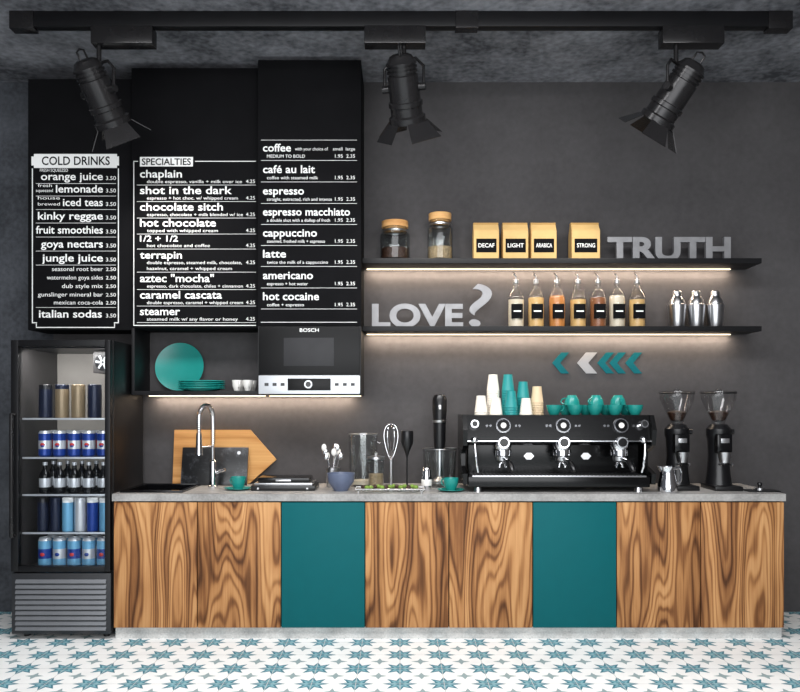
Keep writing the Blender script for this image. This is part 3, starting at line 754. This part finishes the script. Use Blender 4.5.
def cupstack(px, h, mat, r=0.043, y=-0.33):
    b = B(); n = max(1, int((h-0.11)/0.016)+1)
    p = [(0, 0), (r, 0), (r, 0.006), (r*0.97, 0.008)]
    for k in range(1, n): p += [(r*0.955, 0.016*k-0.004), (r*1.0, 0.016*k-0.002), (r*1.0, 0.016*k+0.004), (r*0.97, 0.016*k+0.006)]
    p += [(r*0.68, 0.016*(n-1)+0.11), (r*0.6, 0.016*(n-1)+0.11), (r*0.6, 0.016*(n-1)+0.105), (0, 0.016*(n-1)+0.105)]
    b.lathe(p, mat, None, 28); b.obj('paper_cup_stack', (ex(px, y), y, MT))
for px, h, mt, y in ((481, 0.14, 'cream', -0.42), (493, 0.28, 'cream', -0.31), (508, 0.27, 'tealcup', -0.31), (511, 0.17, 'tealcup', -0.42), (523, 0.23, 'tealcup', -0.31), (526, 0.12, 'cream', -0.42), (537, 0.20, 'beige', -0.31), (496, 0.11, 'cream', -0.42)):
    cupstack(px, h, mt, y=y)
ob = cup_mesh('tealc', 0.065, 0.052, False).obj('coffee_cup', (ex(554, -0.42), -0.42, MT), rot=(0, 0, 0.4))
k = 0
for px, y in ((575, -0.42), (595, -0.42), (615, -0.42), (635, -0.42), (566, -0.29), (586, -0.29), (606, -0.29), (626, -0.29)):
    k += 1; inst('coffee_cup', ob.data, (ex(px, y), y, MT), (0, 0, 1.6+0.15*k))
for px, y in ((572, -0.355), (596, -0.355), (618, -0.355)):
    k += 1; inst('coffee_cup', ob.data, (ex(px, y), y, MT+0.13), (pi, 0, k))

# milk pitcher
b = B()
b.lathe([(0, 0), (0.055, 0), (0.06, 0.006), (0.062, 0.04), (0.05, 0.10), (0.045, 0.14), (0.052, 0.165), (0.049, 0.165), (0.042, 0.14), (0.047, 0.10), (0.056, 0.04), (0, 0.01)], 'chrome', None, 32)
b.prism([(-0.045, 0.13), (-0.068, 0.172), (-0.045, 0.165)], -0.014, 0.014, 'chrome')
b.tube([(0.047, 0, 0.15), (0.080, 0, 0.155), (0.09, 0, 0.13), (0.083, 0, 0.07), (0.06, 0, 0.045)], 0.007, 'chrome', 10)
b.obj('milk_pitcher', (ex(667, -0.55), -0.56, CT))
# grinders
b = B()
b.box(-0.09, 0.09, -0.15, 0.10, 0, 0.03, 'blackp', 0.006)
b.lathe([(0.0, 0.03), (0.085, 0.03), (0.075, 0.10), (0.066, 0.22), (0.072, 0.33), (0.08, 0.36), (0.08, 0.40), (0.055, 0.43), (0, 0.43)], 'blackp', T(0, 0.02, 0))
b.box(-0.05, 0.05, -0.085, -0.02, 0.24, 0.37, 'blackg', 0.012)
b.lathe([(0, 0.25), (0.02, 0.18), (0.03, 0.18), (0.045, 0.25)], 'steel', T(0, -0.075, 0), 20)
for k in (-0.03, 0.03): b.tube([(k, -0.05, 0.17), (k, -0.12, 0.165), (k*0.9, -0.135, 0.175)], 0.005, 'chrome', 8)
b.box(-0.028, 0.028, -0.09, -0.084, 0.31, 0.34, 'steel', 0.002)
b.cyl((0.075, 0.02, 0.38), (0.10, 0.02, 0.38), 0.018, 'blackp')
b.lathe([(0.04, 0.43), (0.045, 0.455), (0.11, 0.60), (0.112, 0.64)], 'smoke', T(0, 0.02, 0), 32)
b.lathe([(0, 0.44), (0.042, 0.46), (0.064, 0.51), (0.04, 0.52), (0, 0.525)], 'bean', T(0, 0.02, 0), 32)
b.lathe([(0.114, 0.638), (0.115, 0.652), (0.02, 0.656), (0.018, 0.668), (0, 0.668)], 'smoke', T(0, 0.02, 0), 32)
b.tube([(0.114*cos(2*pi*k/32), 0.02+0.114*sin(2*pi*k/32), 0.64) for k in range(32)], 0.004, 'blackp', 6, closed=True)
go = b.obj('coffee_grinder', (ex(679, -0.36), -0.34, CT))
inst('coffee_grinder', go.data, (ex(721, -0.38), -0.36, CT))
b = B()
b.box(-0.09, 0.11, -0.06, 0.06, 0, 0.008, 'blackp', 0.003); b.cyl((0, 0, 0.008), (0, 0, 0.022), 0.027, 'steel'); b.lathe([(0, 0.022), (0.01, 0.022), (0.01, 0.032), (0.017, 0.042), (0.015, 0.055), (0, 0.06)], 'blackp')
b.obj('coffee_tamper', (ex(756, -0.45), -0.5, CT))

# ------------------------------------------------------------------ track and spotlights
ty = -0.96
b = B()
b.box(ex(14, ty), ex(788, ty), ty-0.03, ty+0.03, 3.70, HC-0.001, 'blackm', 0.003)
b.box(ex(12, ty), ex(36, ty), ty-0.036, ty+0.036, 3.685, HC-0.001, 'spotm', 0.004); b.box(ex(766, ty), ex(790, ty), ty-0.036, ty+0.036, 3.685, HC-0.001, 'spotm', 0.004)
b.box(ex(455, ty), ex(478, ty), ty-0.036, ty+0.036, 3.69, HC-0.001, 'spotm', 0.003)
b.obj('lighting_track')
def spot(pxa, pxc, pyc, d):
    d = Vector(d).normalized(); xa = ex(pxa, ty); c = Vector((ex(pxc, ty), ty, ez(pyc, ty)))
    b = B()
    w = 0.18
    b.box(xa-w, xa+w, ty-0.045, ty+0.045, 3.595, 3.699, 'spotm', 0.005)
    q = (-d).to_track_quat('Z', 'X').to_matrix().to_4x4()
    mx = Matrix.Translation(c) @ q
    hax = Vector((0, 0, 1)).cross(d).normalized()
    top = Vector((c.x, ty, c.z+0.17))
    b.cyl((c.x, ty, 3.60), top, 0.014, 'spotm')
    for sgn in (-1, 1):
        e = c+hax*0.118*sgn
        b.tube([top, top+hax*0.07*sgn, e+Vector((0, 0, 0.12)), e], 0.009, 'spotm', 8)
        b.cyl(c+hax*0.09*sgn, c+hax*0.13*sgn, 0.022, 'spotm')
    prof = [(0, 0.185), (0.045, 0.185), (0.065, 0.175), (0.08, 0.15)]
    for k in range(3):
        z = 0.14-k*0.022; prof += [(0.09, z), (0.09, z-0.012), (0.082, z-0.013), (0.082, z-0.021)]
    prof += [(0.09, 0.07), (0.092, -0.07), (0.102, -0.075), (0.102, -0.10), (0.095, -0.105), (0.095, -0.15), (0.110, -0.16), (0.110, -0.195), (0.10, -0.195), (0.092, -0.15), (0, -0.14)]
    b.lathe(prof, 'spotm', mx, 36)
    b.lathe([(0, -0.15), (0.085, -0.15), (0.085, -0.155), (0, -0.158)], 'lamp', mx, 30)
    b.tube([Vector((0.03, 0, 0.18)), Vector((0.03, 0, 0.23)), Vector((0, 0, 0.24)), Vector((-0.03, 0, 0.23)), Vector((-0.03, 0, 0.18))], 0.006, 'spotm', 8, mx=mx)
    for k in range(4):
        a = k*pi/2+pi/4; wd = 0.07 if k % 2 else 0.055
        t_ = bmesh.new()
        pts = [(-wd, 0.0), (wd, 0.0), (wd*1.5, 0.12), (-wd*1.5, 0.12)]
        A = [t_.verts.new((x, 0.0015, z)) for x, z in pts]; D = [t_.verts.new((x, -0.0015, z)) for x, z in pts]
        t_.faces.new(A); t_.faces.new(D[::-1])
        for i in range(4): t_.faces.new((A[i], A[(i+1) % 4], D[(i+1) % 4], D[i]))
        m2 = mx @ R(a, 'Z') @ T(0, 0.104, -0.19) @ R(radians(180+42), 'X')
        b.add(t_, 'spotm', m2)
    b.obj('track_spotlight')
    l = bpy.data.lights.new('spot_beam', 'SPOT'); l.energy = 40; l.spot_size = radians(75); l.spot_blend = 1.0; l.shadow_soft_size = 0.06; l.color = (1, 0.94, 0.87)
    o = bpy.data.objects.new('spot_beam', l); COL.objects.link(o); o.location = c+d*0.2; o.rotation_euler = d.to_track_quat('-Z', 'Y').to_euler()
spot(124, 99, 92, (0.20, 0.42, -0.62))
spot(395, 404, 88, (0.10, 0.42, -0.70))
spot(691, 676, 92, (-0.38, 0.35, -0.62))

# ------------------------------------------------------------------ lights / world / camera
w = bpy.data.worlds.new('world'); S.world = w; w.use_nodes = True
w.node_tree.nodes['Background'].inputs[0].default_value = (0.90, 0.95, 1.0, 1); w.node_tree.nodes['Background'].inputs[1].default_value = 0.9
area('added_front_fill', (0, -6.6, 2.1), 5.4, 3.0, 190, (0.97, 0.98, 1.0), (radians(90), 0, 0))  # added front fill light behind the camera
area('overhead_fill', (0, -2.7, 3.7), 4.4, 0.8, 175, (0.99, 0.99, 1.0), (radians(4), 0, 0))  # added overhead fill, out of view, to brighten the floor; no fixture modelled
area('fridge_lamp', ((fx0+fx1)/2, ff+0.09, fh-0.056), 0.45, 0.03, 4.0, (1.0, 0.98, 0.95), (radians(20), 0, 0))

cam = bpy.data.cameras.new('camera'); cam.sensor_width = 36; cam.lens = F/800*36; cam.shift_y = 59/800
co = bpy.data.objects.new('camera', cam); COL.objects.link(co); co.location = (0, CAMY, CAMZ); co.rotation_euler = (pi/2, 0, 0)
S.camera = co
S.view_settings.view_transform = 'Standard'
S.view_settings.exposure = 0.0
